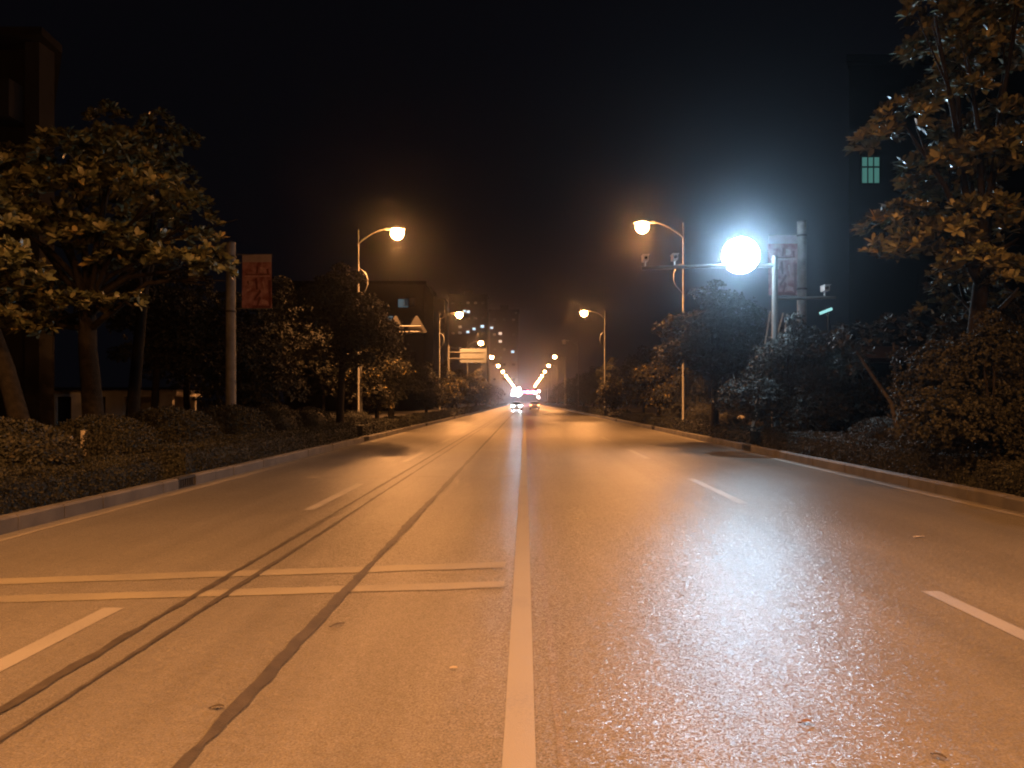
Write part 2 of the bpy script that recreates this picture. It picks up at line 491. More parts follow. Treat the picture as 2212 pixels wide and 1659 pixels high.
def leaf_index(rs, n_leaf, n_per, probs):
    """material of each leaf; clusters share a tone"""
    k = n_leaf // n_per
    c = rs.choice(len(probs), k, p=probs)
    lf = np.repeat(c, n_per)
    sw = rs.rand(n_leaf) < 0.25
    lf[sw] = rs.choice(len(probs), sw.sum(), p=probs)
    return np.repeat(lf, 4)

def pad_crown(rs, pads, per_m2, n_per, L_, W_, up=0.9, tilt=(8, 60)):
    """pads: list of (centre, (rx, ry, rz)); clusters on the upper shells"""
    B, A = [], []
    for c, r in pads:
        area = 2.2 * math.pi * r[0] * r[1]
        n = max(4, int(area * per_m2))
        d = rs.normal(0, 1, (n, 3)); d /= np.linalg.norm(d, axis=1, keepdims=True)
        d[:, 2] = np.where(d[:, 2] < -0.35, -d[:, 2], d[:, 2])
        q = rs.uniform(0.72, 1.05, (n, 1)); q[rs.rand(n) < 0.18] *= 1.15
        B.append(np.array(c) + d * np.array(r) * q)
        A.append(d / np.array(r) * min(r) + np.array([0, 0, up]) + rs.normal(0, 0.25, (n, 3)))
    B = np.concatenate(B); A = np.concatenate(A)
    return leaves(rs, B, A, n_per, L_, W_, tilt)

def limbs(mb, rs, foot, fork, pads, r0, rl=0.05, every=1):
    foot = np.array(foot, float); fork = np.array(fork, float)
    mb.tube([foot, foot + (fork - foot) * 0.35 + rs.normal(0, 0.04, 3), foot + (fork - foot) * 0.7 + rs.normal(0, 0.05, 3), fork],
            [r0 * 1.25, r0, r0 * 0.88, r0 * 0.75], 10)
    for i, (c, r) in enumerate(pads):
        if i % every: continue
        c = np.array(c, float) - np.array([0, 0, r[2] * 0.3])
        s = fork + (foot - fork) * rs.uniform(0, 0.25)
        m = s + (c - s) * 0.5 + np.array([0, 0, 0.12 * np.linalg.norm(c - s)]) + rs.normal(0, 0.08, 3)
        mb.tube([s, m, c], [rl * 1.6, rl, rl * 0.4], 6)
        for _ in range(2):
            e = c + rs.normal(0, 0.5, 3) * np.array(r)
            mb.tube([m + (c - m) * 0.4, e], [rl * 0.5, rl * 0.2], 5)
    return mb

def big_tree(name, label, foot, fork, pads, seed, per_m2=7.0, n_per=9, L_=0.24, W_=0.095, r0=0.2, probs=(0.5, 0.36, 0.05, 0.09), bark='bark', every=1, group=None):
    rs = np.random.RandomState(seed)
    t = thing(name, label, "tree", tuple(foot), 0, group)
    off = np.array(foot, float)
    pads = [(np.array(c) - off, r) for c, r in pads]
    mb = MB(); limbs(mb, rs, (0, 0, 0), np.array(fork) - off, pads, r0, every=every)
    mb.build("trunk", M[bark], t)
    V, F = pad_crown(rs, pads, per_m2, n_per, L_, W_)
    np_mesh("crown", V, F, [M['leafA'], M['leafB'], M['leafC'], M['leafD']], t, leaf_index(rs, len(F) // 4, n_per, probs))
    return t

def px_pads(lst, Z, spread, seed):
    rs = np.random.RandomState(seed); out = []
    for X, Y, rx, rz in lst:
        z = Z + rs.uniform(-spread, spread)
        c = at(X, Y, z)
        a, b = rx / FOC * z, rz / FOC * z
        out.append((c, (a, a * rs.uniform(0.8, 1.2), b)))
    return out

# near broad-leaved tree on the left, in layered pads
padsL = px_pads([(40,370,85,40),(150,330,75,38),(245,335,75,45),(110,415,95,42),(225,400,80,38),(330,420,75,50),(405,470,62,45),(440,535,40,40),
                 (20,470,60,45),(115,490,85,35),(215,520,85,36),(290,560,75,32),(235,580,45,25),(390,575,75,30),(460,585,50,40),
                 (20,640,80,40),(90,640,85,42),(160,665,75,32),(100,710,60,30),(285,655,28,18),(-40,560,70,50),(-50,420,70,60),(10,705,60,28)], 17.0, 1.3, 3)
big_tree("broadleaf_tree", "big broad-leaved tree with layered crown lit orange beside the left kerb", (-9.1, 17.2, 0), (-9.3, 17.2, 4.0), padsL, 21,
         per_m2=20, L_=0.215, W_=0.09, r0=0.21)
padsLb = px_pads([(235,275,48,45),(300,330,55,45),(345,290,45,45),(385,315,48,32),(335,380,60,45),(395,400,45,40),(260,350,60,40),(330,500,80,60),(240,460,80,60)], 23.0, 1.2, 4)
big_tree("broadleaf_tree", "dim broad-leaved tree whose top pokes up behind the big orange-lit tree", (-11.3, 23.2, 0), (-10.9, 23.2, 5.0), padsLb, 22,
         per_m2=13, L_=0.23, W_=0.10, r0=0.17, probs=(0.55, 0.2, 0.01, 0.24))
padsLc = px_pads([(-40,560,80,50),(40,590,60,40),(-60,660,80,50),(-20,480,70,50)], 14.0, 1.0, 5)
big_tree("broadleaf_tree", "broad-leaved tree cut off by the left picture edge with its trunk behind the shrub", (-8.75, 14.6, 0), (-9.6, 14.4, 3.2), padsLc, 23,
         per_m2=13, L_=0.22, W_=0.09, r0=0.17)

# near broad-leaved tree on the right
padsR = px_pads([(2020,25,60,35),(2110,30,75,45),(2185,60,60,45),(2000,115,50,30),(2090,110,60,40),(2160,130,60,40),(2200,10,60,40),
                 (1895,305,42,24),(1950,255,50,28),(2010,215,50,30),(2070,165,50,30),(2090,200,40,20),(2085,290,60,30),(2160,265,60,35),
                 (2015,360,60,28),(2075,345,50,25),(2145,330,70,38),(2200,360,50,40),(2090,400,60,24),(1985,400,40,20),
                 (1960,470,60,25),(2020,430,50,25),(1915,495,50,28),(1965,545,60,30),(2040,520,70,35),(2130,470,70,40),(2200,500,50,50),(1895,545,30,20),(2100,570,60,30),(2180,600,60,35)], 15.0, 1.4, 7)
big_tree("broadleaf_tree", "tall spreading broad-leaved tree at the right picture edge beside the lit window", (8.35, 15.4, 0), (8.6, 15.2, 4.2), padsR, 31,
         per_m2=25, n_per=9, L_=0.23, W_=0.085, r0=0.17, every=2, probs=(0.38, 0.44, 0.04, 0.14), bark='bark')
padsRb = px_pads([(2090,640,70,45),(2170,680,70,50),(2020,690,60,40),(2060,620,60,40),(2200,610,60,40)], 18.5, 1.2, 8)
big_tree("broadleaf_tree", "dark broad-leaved tree with bare lower trunk at the far right edge", (9.95, 17.6, 0), (10.2, 17.8, 3.4), padsRb, 33,
         per_m2=12, L_=0.2, W_=0.08, r0=0.13, probs=(0.5, 0.1, 0.0, 0.4), bark='palebark')

# small-leaved trees: four kinds, copied along the road
def small_tree(seed, h, rx, n, L_=0.13, W_=0.07, probs=(0.6, 0.14, 0.01, 0.25), label="", loc=(0, 0, 0), foot=0.32, group=None, name="roadside_tree"):
    rs = np.random.RandomState(seed)
    t = thing(name, label, "tree", loc, 0, group)
    pads = []
    nb = 13
    for i in range(nb):
        f = foot + (1 - foot) * (i + 0.5) / nb
        wdt = rx * math.sin(math.pi * min(0.93, 0.22 + 0.75 * (f - foot) / (1 - foot)))
        a = rs.uniform(0, 2 * math.pi); q = rs.uniform(0.25, 0.75) * wdt
        r = rs.uniform(0.45, 0.75) * max(wdt, 0.35 * rx)
        pads.append((np.array((q * math.cos(a), q * math.sin(a), h * f - 0.1 * r)), (r, r, r * rs.uniform(0.55, 0.8))))
    mb = MB(); limbs(mb, rs, (0, 0, 0), (rs.uniform(-.15, .15), rs.uniform(-.15, .15), h * (foot + 0.12)), pads, 0.045 * rx + 0.05, 0.03)
    mb.build("trunk", M['bark'], t)
    tot = sum(2.2 * math.pi * p[1][0] * p[1][1] for p in pads)
    V, F = pad_crown(rs, pads, n / tot, 6, L_, W_, up=0.5, tilt=(0, 70))
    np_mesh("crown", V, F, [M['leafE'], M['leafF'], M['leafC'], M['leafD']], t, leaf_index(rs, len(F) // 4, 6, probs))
    return t
GL, GR = "small-leaved trees along the left side", "small-leaved trees along the right side"
kE = small_tree(45, 7.0, 1.95, 4200, probs=(0.5, 0.04, 0.0, 0.46), label="dark leafy tree hiding the middle of the closest left lamp pole", loc=(-7.4, 32.4, 0), group=GL, foot=0.42)
kE.scale = (1.12, 1.12, 1.0)
kA = small_tree(41, 6.2, 1.9, 2600, label="dark leafy tree standing behind the closest left lamp pole", loc=(-10.6, 42.5, 0), group=GL)
kB = small_tree(42, 4.4, 1.6, 2600, probs=(0.14, 0.70, 0.08, 0.08), foot=0.24, label="low bushy tree lit golden beside the closest left lamp pole", loc=(-7.75, 42.0, 0), group=GL)  # lighter leaf mix stands in for part of the lamplight
kC = small_tree(43, 5.4, 2.3, 3000, probs=(0.42, 0.03, 0.0, 0.55), label="dim bushy tree behind the left concrete banner post", loc=(-10.3, 29.0, 0), group=GL, foot=0.22)
kD = small_tree(44, 7.2, 2.2, 3000, probs=(0.42, 0.02, 0.0, 0.56), label="tall dim tree rising just behind the left red banner", loc=(-11.2, 37.0, 0), group=GL)
kF = small_tree(46, 5.2, 2.2, 5600, L_=0.12, W_=0.065, probs=(0.22, 0.02, 0.0, 0.76), label="leafy bush-tree tinted blue-green below the glaring floodlight", loc=(7.95, 24.2, 0), group=GR, foot=0.18)  # leaf mix darkened to stand in for crown shade
kF.scale = (0.78, 0.78, 0.80)
Ls = [
    (kE, -12.6, 27.5, 0.92, 0.6, "dark bushy tree between the shed and the left concrete post"),
    (kD, -13.2, 31.5, 0.95, 2.0, "dark tree standing above the end of the low shed roof"),
    (kA, -9.6, 46.0, 0.95, 1.4, "dark tree under the arm carrying the two triangle signs"),
    (kC, -8.8, 53.0, 0.9, 2.2, "dark bush-like tree just past the triangle signs"),
    (kD, -9.8, 60.0, 0.85, 4.2, "dark tree rising right before the second left street lamp"),
    (kB, -7.3, 81.0, 1.0, 0.4, "golden-lit bushy tree beneath the second left street lamp"),
    (kC, -8.7, 71.0, 0.9, 5.0, "dark bushy tree just before the big rectangular sign gantry"),
    (kA, -8.6, 90.0, 0.95, 0.9, "dark tree beneath the blank rectangular sign back"),
    (kC, -8.5, 101.0, 1.0, 3.1, "dark bushy tree first past the rectangular sign"),
    (kB, -6.9, 117.0, 1.35, 2.7, "yellow-lit tree under the third left street lamp"),
    (kA, -8.9, 126.0, 0.95, 4.4, "dark tree just past the third left street lamp"),
    (kC, -8.6, 141.0, 1.05, 5.6, "dark bushy tree before the fourth left street lamp"),
    (kD, -9.0, 160.0, 0.85, 0.2, "dark tree just past the fourth left street lamp"),
    (kC, -8.7, 182.0, 1.05, 1.2, "dark tree before the fifth left street lamp"),
    (kA, -8.9, 208.0, 1.0, 2.9, "far dark tree past the fifth left street lamp"),
    (kC, -8.7, 238.0, 1.1, 3.6, "far dark tree past the sixth left street lamp"),
    (kA, -9.0, 272.0, 1.0, 4.9, "far dark tree near the white glare, farthest of the left row"),
]
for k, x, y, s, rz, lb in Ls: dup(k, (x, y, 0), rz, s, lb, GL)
Rs = [
    (kF, 10.9, 27.5, 0.80, 2.6, "bushy tree in front of the right concrete banner post"),
    (kF, 11.6, 22.0, 0.78, 3.9, "dark tree below the cyan tube lamp"),
    (kF, 11.2, 18.8, 0.75, 5.2, "dark bushy tree between the cyan tube lamp and the right edge tree"),
    (kF, 8.05, 14.0, 0.60, 0.7, "dark bush-tree before the trunk of the right edge tree"),
    (kF, 9.3, 16.4, 0.66, 4.7, "dark bush-tree behind the trunk of the right edge tree"),
    (kD, 9.2, 32.0, 0.72, 0.3, "dark tree just beyond the camera gantry post"),
    (kE, 7.5, 32.0, (1.08, 1.08, 0.9), 1.9, "dark tree hiding the middle of the closest right lamp pole"),
    (kB, 7.9, 47.5, 0.95, 3.2, "low dim bush-tree left of the closest right lamp pole"),
    (kC, 8.8, 44.0, 0.62, 4.2, "broad low shrub-tree just behind the closest right lamp pole"),
    (kC, 9.1, 55.0, 0.95, 0.7, "dark bushy tree past the closest right lamp pole"),
    (kD, 9.3, 64.0, 0.82, 2.4, "dark tree halfway to the second right street lamp"),
    (kB, 7.9, 74.0, 0.9, 5.7, "dim bush-tree just before the second right street lamp"),
    (kA, 8.9, 82.0, 0.95, 0.5, "dark tree beside the second right street lamp"),
    (kC, 8.7, 94.0, 1.0, 1.6, "dark bushy tree first past the second right street lamp"),
    (kD, 9.0, 107.0, 0.85, 2.8, "dark tree before the unlit right street lamp"),
    (kC, 8.8, 122.0, 1.05, 3.8, "dark bushy tree past the unlit right street lamp"),
    (kA, 9.0, 140.0, 1.0, 5.0, "dark tree before the fourth right street lamp"),
    (kC, 8.8, 162.0, 1.1, 6.0, "dark bushy tree past the fourth right street lamp"),
    (kD, 9.1, 188.0, 0.9, 1.1, "far dark tree past the fifth right street lamp"),
    (kC, 8.9, 216.0, 1.1, 2.1, "far dark tree past the sixth right street lamp"),
    (kA, 9.1, 250.0, 1.05, 3.3, "far dark tree by the red lights, farthest of the right row"),
]
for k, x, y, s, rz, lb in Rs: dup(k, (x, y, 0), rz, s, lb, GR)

# leaning pale-stemmed tree on the right
t = thing("leaning_tree", "small tree with two thin pale leaning stems behind the right hedge", "tree", (8.6, 18.2, 0))
rs = np.random.RandomState(61)
mb = MB()
f0 = np.array(at(1958, 950, 18.2)) - np.array((8.6, 18.2, 0)); f0[2] = 0
mb.tube([f0, np.array(at(1925, 870, 18.2)) - np.array((8.6, 18.2, 0)), np.array(at(1870, 790, 18.2)) - np.array((8.6, 18.2, 0)), np.array(at(1830, 730, 18.4)) - np.array((8.6, 18.2, 0))], [0.055, 0.045, 0.035, 0.02], 8)
mb.tube([f0 + np.array((0.15, 0, 0)), np.array(at(1958, 900, 18.2)) - np.array((8.6, 18.2, 0)), np.array(at(1935, 830, 18.2)) - np.array((8.6, 18.2, 0)), np.array(at(1930, 740, 18.0)) - np.array((8.6, 18.2, 0))], [0.05, 0.04, 0.03, 0.02], 8)
mb.build("trunk", M['palebark'], t)
off = np.array((8.6, 18.2, 0))
pads = [(np.array(c) - off, r) for c, r in px_pads([(1850,735,50,35),(1905,760,50,35),(1930,720,60,40),(1790,760,50,40),(1830,800,40,25),(1980,790,60,40)], 18.3, 0.8, 12)]
V, F = pad_crown(rs, pads, 16, 6, 0.13, 0.06)
np_mesh("crown", V, F, [M['leafE'], M['leafF'], M['leafC'], M['leafD']], t, leaf_index(rs, len(F) // 4, 6, (0.5, 0.15, 0.0, 0.35)))

# clipped hedges along the kerbs
def hedge(x0, x1, y0, y1, h, label, seed, dens=330, leaf=0.045):
    rs = np.random.RandomState(seed)
    t = thing("hedge", label, "hedge", ((x0 + x1) / 2, (y0 + y1) / 2, 0), 0, "low clipped hedges along the kerbs")
    cx, cy = (x0 + x1) / 2, (y0 + y1) / 2
    hw, hl = (x1 - x0) / 2, (y1 - y0) / 2
    core = MB().box((-hw + 0.06, -hl + 0.06, 0.0), (hw - 0.06, hl - 0.06, h - 0.07))
    core.build("branches", M['leafD'], t)
    n_top, n_side, n_end = int(2 * hw * 2 * hl * dens), int(2 * hl * h * dens), int(2 * hw * h * dens)
    B, A = [], []
    def sc(n, p, nrm):
        B.append(p); A.append(np.tile(np.array(nrm, float), (n, 1)) + rs.normal(0, 0.5, (n, 3)))
    wave = lambda y: 0.035 * np.sin(y * 1.7 + seed) + 0.03 * np.sin(y * 0.6 + 2 * seed)
    u = lambda n, a, b: rs.uniform(a, b, n)
    y = u(n_top, -hl, hl); sc(n_top, np.stack([u(n_top, -hw, hw), y, h + wave(y) + rs.normal(0, 0.02, n_top)], 1), (0, 0, 1))
    for sx in (-1, 1):
        y = u(n_side, -hl, hl); z = u(n_side, 0.05, 1) * (h + wave(y))
        sc(n_side, np.stack([sx * (hw + rs.normal(0, 0.02, n_side) - 0.06 * (z / h) ** 4), y, z], 1), (sx, 0, 0.3))
    for sy in (-1, 1):
        sc(n_end, np.stack([u(n_end, -hw, hw), np.full(n_end, sy * hl) + rs.normal(0, 0.02, n_end), u(n_end, 0.05, h)], 1), (0, sy, 0.3))
    V, F = leaves(rs, np.concatenate(B), np.concatenate(A), 2, leaf, leaf * 0.55, (10, 70))
    np_mesh("leafage", V, F, [M['leafE'], M['leafF'], M['leafD']], t, leaf_index(rs, len(F) // 4, 2, (0.52, 0.05, 0.43)))
    return t
hedge(-7.45, -6.50, 6.0, 14.5, 0.60, "low clipped hedge along the left kerb, closest stretch in front of the big tree", 1, 900)
hedge(-7.45, -6.50, 15.6, 31.4, 0.66, "low clipped hedge along the left kerb between the two closest drain inlets", 2, 500, 0.055)
hedge(-7.45, -6.50, 32.7, 70.0, 0.66, "low clipped hedge along the left kerb past the closest lamp pole", 3, 170, 0.085)
hedge(-7.45, -6.50, 71.0, 300.0, 0.66, "low clipped hedge along the left kerb, farthest stretch toward the glare", 4, 14, 0.28)
hedge(7.38, 8.3, 6.0, 13.2, 0.62, "low clipped hedge along the right kerb, closest stretch at the picture edge", 5, 900)
hedge(7.38, 8.3, 14.0, 25.4, 0.70, "low clipped hedge along the right kerb before the camera gantry post", 6, 500, 0.055)
hedge(7.38, 8.3, 26.7, 62.4, 0.66, "low clipped hedge along the right kerb in front of the round shrubs", 7, 170, 0.085)
hedge(7.38, 8.3, 63.8, 300.0, 0.66, "low clipped hedge along the right kerb, farthest stretch past the lamp poles", 8, 14, 0.28)

# round clipped shrubs
def shrub(r, hz, seed, label, loc, n=2600, leaf=0.058, group="round clipped shrubs behind the hedges", probs=(0.55, 0.2, 0.25)):
    rs = np.random.RandomState(seed)
    t = thing("shrub", label, "shrub", loc, 0, group)
    c = MB().ball((0, 0, hz * 0.5), (r * 0.86, r * 0.86, hz * 0.44), 14, 8)
    c.build("branches", M['leafD'], t)
    d = rs.normal(0, 1, (n, 3)); d /= np.linalg.norm(d, axis=1, keepdims=True)
    q = rs.uniform(0.90, 1.05, (n, 1))
    V, F = leaves(rs, np.array([0, 0, hz * 0.5]) + d * np.array([r, r, hz * 0.5]) * q, d + rs.normal(0, 0.4, (n, 3)), 3, leaf, leaf * 0.55, (5, 70))
    np_mesh("leafage", V, F, [M['leafE'], M['leafF'], M['leafD']], t, leaf_index(rs, len(F) // 4, 3, probs))
    return t
sA = shrub(0.85, 1.35, 71, "dome-shaped clipped shrub on the left, just before the closest lamp pole", (-8.25, 31.0, 0))
sB = shrub(1.1, 1.3, 72, "large loose shrub lit brown at the left picture edge", (-8.1, 12.4, 0), 4200, 0.07, probs=(0.5, 0.22, 0.28))
for k, x, y, sc_, lb in [
    (sA, -8.0, 33.6, 0.82, "smaller round clipped shrub right after the dome-shaped left shrub"),
    (sA, -7.9, 37.0, 0.85, "round clipped shrub under the golden-lit left tree"),
    (sA, -8.3, 40.5, 0.8, "round clipped shrub just behind the golden-lit left tree"),
    (sB, -8.6, 16.5, 0.98, "dark wide shrub right of the big left tree trunk"),
    (sB, -8.8, 20.0, 1.08, "dark wide shrub in front of the left concrete post"),
    (sB, -8.9, 24.5, 1.1, "dark wide shrub just past the left concrete post"),
    (sA, -8.7, 28.0, 1.1, "dark round shrub before the dome-shaped left shrub"),
    (sA, 9.0, 41.0, 1.12, "wide round shrub at the foot of the closest right lamp pole"),
    (sA, 8.3, 44.2, 1.0, "round shrub just left of the closest right lamp pole"),
    (sA, 8.4, 34.0, 0.85, "low round shrub in front of the parked car"),
    (sA, 9.2, 30.0, 0.9, "low dark shrub between the parked car and the gantry post"),
    (sB, 9.2, 20.5, 0.9, "dark shrub right of the camera gantry post"),
    (sB, 9.0, 16.2, 0.85, "dark flat-topped shrub below the right edge tree"),
    (sB, 9.0, 12.4, 0.75, "dark shrub cut by the right picture edge"),
]: dup(k, (x, y, 0), rng.uniform(0, 6), sc_, lb)
# a thinner bush low in the left corner
dup(sA, (-7.9, 10.6, 0), 1.0, 0.62, "small dark bush low at the left picture edge behind the hedge")

# ------------------------------------------------------------------ street lamps
H_L = 9.9
def street_lamp(side, lit, label, loc, reach):
    """side = +1: arm reaches towards +x"""
    t = thing("street_lamp", label, "street lamp", loc, 0, "street lamps lining both kerbs")
    MB().tube([(0, 0, 0), (0, 0, 0.4), (0, 0, 0.42), (0, 0, 10.1)], [0.13, 0.13, 0.078, 0.045], 12).build("pole", M['pole'], t)
    a = MB()
    pts = [(side * reach * f, 0, 9.40 + 0.80 * (1 - (1 - f) ** 2.2)) for f in np.linspace(0, 0.86, 8)]
    a.tube(pts, [0.045] * 7 + [0.035], 8)
    a.build("arm", M['pole'], t)
    b = MB()
    b.tube([(0, 0, 8.15), (side * 0.16, 0, 8.10), (side * 0.34, 0, 7.95), (side * 0.45, 0, 7.68), (side * 0.46, 0, 7.38), (side * 0.36, 0, 7.1), (side * 0.16, 0, 6.85), (0, 0, 6.75)], 0.032, 8)
    b.build("bracket", M['pole'], t)
    h = MB()
    hx = side * reach
    h.ball((hx, 0, H_L + 0.20), (0.40, 0.24, 0.17), 16, 6, 0.0, 1.0)
    h.box((hx - side * 0.6 if side > 0 else hx + 0.3, -0.06, H_L + 0.18), (hx - side * 0.3 if side > 0 else hx + 0.6, 0.06, H_L + 0.28))
    h.build("lamp_housing", M['housing'], t)
    MB().ball((hx, 0, H_L + 0.02), (0.31, 0.31, 0.31), 14, 9, -1.0, 0.62).build("lamp_glass", M['lamp' if lit else 'lampoff'], t)  # round bowl enlarged to stand in for the lamp's bloom
    if lit: spot("lamp_beam", (hx, 0, H_L - 0.55), (hx + side * 2.2, 0, 0), LAMP_RGB, LAMP_BEAM, 162, 0.22, t, 0.5)
    return t
ORD = ["closest", "second", "third", "fourth", "fifth", "sixth", "seventh", "eighth", "ninth", "tenth", "eleventh", "twelfth"]
lampL = street_lamp(1, True, "lit street lamp, closest on the left, its pole behind a dark tree", (-8.27, 40.2, 0), 1.93)
lampR = street_lamp(-1, True, "lit orange street lamp, closest on the right, behind the camera arm", (7.57, 38.7, 0), 1.97)
for k in range(1, 12):
    lb = f"lit street lamp, {ORD[k]} from the camera in the left row" + (", touching the blank sign" if k == 2 else "")
    dup(lampL, (-8.27, 40.2 + 38.1 * k, 0), label=lb)
off_ = None
for k in range(1, 12):
    y = 38.7 + 38.1 * k
    if k == 2:
        off_ = street_lamp(-1, False, "unlit street lamp, third from the camera in the right row", (7.57, y, 0), 1.97); continue
    dup(lampR, (7.57, y, 0), label=f"lit street lamp, {ORD[k]} from the camera in the right row")
# the pair standing level with the camera and the pair behind it, whose light fills the near road
dup(lampL, (-8.27, 2.1, 0), label="street lamp level with the camera on the left side")
dup(lampR, (7.57, 0.6, 0), label="street lamp level with the camera on the right side")
dup(lampL, (-8.27, -36.0, 0), label="street lamp behind the camera on the left side")
dup(lampR, (7.57, -37.5, 0), label="street lamp behind the camera on the right side")

# ------------------------------------------------------------------ traffic camera gantry with floodlight
GX, GY = 8.02, 26.0
t = thing("camera_gantry", "pale enforcement camera gantry with long arm and glaring white floodlight over the right lanes", "camera gantry", (GX, GY, 0))
MB().tube([(0, 0, 0), (0, 0, 0.25), (0, 0, 0.26), (0, 0, 6.25)], [0.16, 0.16, 0.115, 0.09], 14).build("post", M['pole'], t)
MB().tube([(0.0, 0, 5.95), (-2.0, 0, 5.93), (-4.28, 0, 5.86)], [0.075, 0.065, 0.06], 10).build("arm", M['pole'], t)
MB().tube([(0, 0, 4.88), (1.95, 0, 4.92)], 0.055, 10).build("rear_arm", M['pole'], t)
def cctv(x, z, rz):
    c = MB().box((x - 0.08, -0.22, z + 0.16), (x + 0.08, 0.16, z + 0.33))
    c.box((x - 0.10, -0.30, z + 0.335), (x + 0.10, 0.18, z + 0.352))
    c.tube([(x, 0, z), (x, 0, z + 0.17)], 0.03, 8)
    o = c.build("traffic_camera", M['camhouse'], t)
    MB().disc((x, -0.221, z + 0.245), 0.055, (0, -1, 0), 0.03).build("lens", M['darkglass'], o)
cctv(-4.17, 5.91, 0); cctv(-3.23, 5.94, 0); cctv(1.6, 4.95, 0)
fx, fz = at(1600, 552, GY)[0] - GX, at(1600, 552, GY)[2]
aim = np.array((0.8 - (GX + fx), 0.0 - GY, 7.2 - fz)); aim /= np.linalg.norm(aim)
h = MB(); c0 = np.array((fx, 0, fz))
h.tube([c0 + aim * 0.02, c0 - aim * 0.22, c0 - aim * 0.34], [0.60, 0.58, 0.34], 24)
h.tube([(fx, 0.1, 5.9), (fx, 0.15, fz)], 0.04, 8)
fl = h.build("floodlight_housing", M['camhouse'], t)
g = MB()
bas = np.cross(aim, (0, 0, 1)); bas /= np.linalg.norm(bas); bas2 = np.cross(bas, aim)
vs, fs = [], []
for j in range(7):
    tt = j / 6 * math.pi / 2
    for k in range(28):
        a = 2 * math.pi * k / 28
        vs.append(c0 + aim * (0.03 + 0.30 * math.cos(tt)) + 0.57 * math.sin(tt) * (math.cos(a) * bas + math.sin(a) * bas2))
for j in range(6):
    for k in range(28):
        fs.append((j * 28 + k, j * 28 + (k + 1) % 28, (j + 1) * 28 + (k + 1) % 28, (j + 1) * 28 + k))
g.add(vs, fs, True)
g.build("floodlight_glass", M['floodglass'], fl)  # lens widened to stand in for the floodlight's bloom
p = c0 + aim * 0.75
spot("floodlight_beam", tuple(p), tuple(p + aim * 10), FLOOD_RGB, FLOOD_POWER, 54, 0.40, t)

# ------------------------------------------------------------------ concrete posts with red banners
def banner_post(x, y, top, label):
    o = thing("concrete_post", label, "post", (x, y, 0))
    MB().tube([(0, 0, 0), (0, 0, top)], [0.17, 0.145], 16).build("shaft", M['concrete'], o)
    MB().tube([(0, 0, top), (0, 0, top + 0.05)], [0.155, 0.15], 16).build("cap", M['pole'], o)
    for z in (top - 0.45, top - 2.2):
        MB().tube([(0, 0, z), (0, 0, z + 0.06)], 0.175, 16).build("clamp", M['iron'], o)
    return o
def banner(x0, x1, y, z0, z1, px, label):
    o = thing("banner", label, "banner", ((x0 + x1) / 2, y, z0), 0, "red banners on the concrete posts")
    wd, ht = (x1 - x0) / 2, z1 - z0
    n, mth = 10, 14
    def cloth(za, zb, yoff):
        vs, fs = [], []
        for side in (0, 1):
            for j in range(mth + 1):
                z = za + (zb - za) * j / mth
                for i in range(n + 1):
                    xx = -wd + 2 * wd * i / n
                    vs.append((xx, (0.02 * math.sin(3 * xx + 2.2 * z) - 0.006) + side * 0.012 + yoff, z))
        S_ = (n + 1) * (mth + 1)
        for j in range(mth):
            for i in range(n):
                a = j * (n + 1) + i
                fs.append((a, a + 1, a + n + 2, a + n + 1)); fs.append((S_ + a, S_ + a + n + 1, S_ + a + n + 2, S_ + a + 1))
        return MB().add(vs, fs, True)
    cloth(0.04, ht * 0.86, 0).build("cloth", M['banner'], o)
    cloth(ht * 0.86 + 0.002, ht, 0).build("header", M['bannerhead'], o)
    H = ht * 0.86
    def strokes(lst, name, m):
        mb = MB()
        for u0, v0, u1, v1, t_ in lst:
            a, b = np.array((u0, v0)), np.array((u1, v1)); d = (b - a) / np.linalg.norm(b - a); q = np.array((-d[1], d[0])) * t_
            pts = [a - q, b - q * 0.8, b + q * 0.7, a + q]
            vs = []
            for u, v in pts:
                xx, z = -wd + 2 * wd * u, H * v
                vs.append((xx, 0.02 * math.sin(3 * xx + 2.2 * z) - 0.009, z))
            mb.add(vs, [(0, 1, 2, 3)])
        mb.build(name, m, o)
    strokes([(0.52, 0.92, 0.50, 0.76, 0.035), (0.86, 0.86, 0.88, 0.74, 0.04), (0.12, 0.745, 0.60, 0.735, 0.012), (0.60, 0.735, 0.92, 0.75, 0.016),
             (0.46, 0.66, 0.50, 0.42, 0.045), (0.18, 0.60, 0.24, 0.52, 0.03), (0.62, 0.40, 0.40, 0.20, 0.035), (0.93, 0.62, 0.94, 0.06, 0.05), (0.60, 0.26, 0.52, 0.08, 0.04), (0.35, 0.05, 0.95, 0.05, 0.035)],
            "printed_pattern", M['printdark'])
    strokes([(0.08, 0.70, 0.95, 0.705, 0.016), (0.60, 0.84, 0.78, 0.84, 0.06), (0.22, 0.555, 0.38, 0.555, 0.055), (0.70, 0.60, 0.80, 0.34, 0.03), (0.15, 0.40, 0.30, 0.44, 0.03), (0.66, 0.16, 0.86, 0.14, 0.05)],
            "printed_pattern", M['printpale'])
    s = 1 if px > 0 else -1
    for z in (ht, 0.02):
        MB().tube([(px, 0, z), (-s * wd - s * 0.02, 0, z)], 0.016, 8).build("rod", M['pole'], o)
    return o
banner_post(-9.44, 26.0, at(0, 527, 26)[2], "grey concrete post left of the road carrying the red banner")
xa, xb = at(523, 0, 26)[0], at(587, 0, 26)[0]
banner(xa, xb, 26.0, at(0, 668, 26)[2], at(0, 550, 26)[2], -9.44 - (xa + xb) / 2 + 0.15, "faded red banner hanging beside the left concrete post")
banner_post(9.09, 26.6, at(0, 482, 26.6)[2], "grey concrete post right of the floodlight with the other red banner")
xa, xb = at(1660, 0, 26.6)[0], at(1722, 0, 26.6)[0]
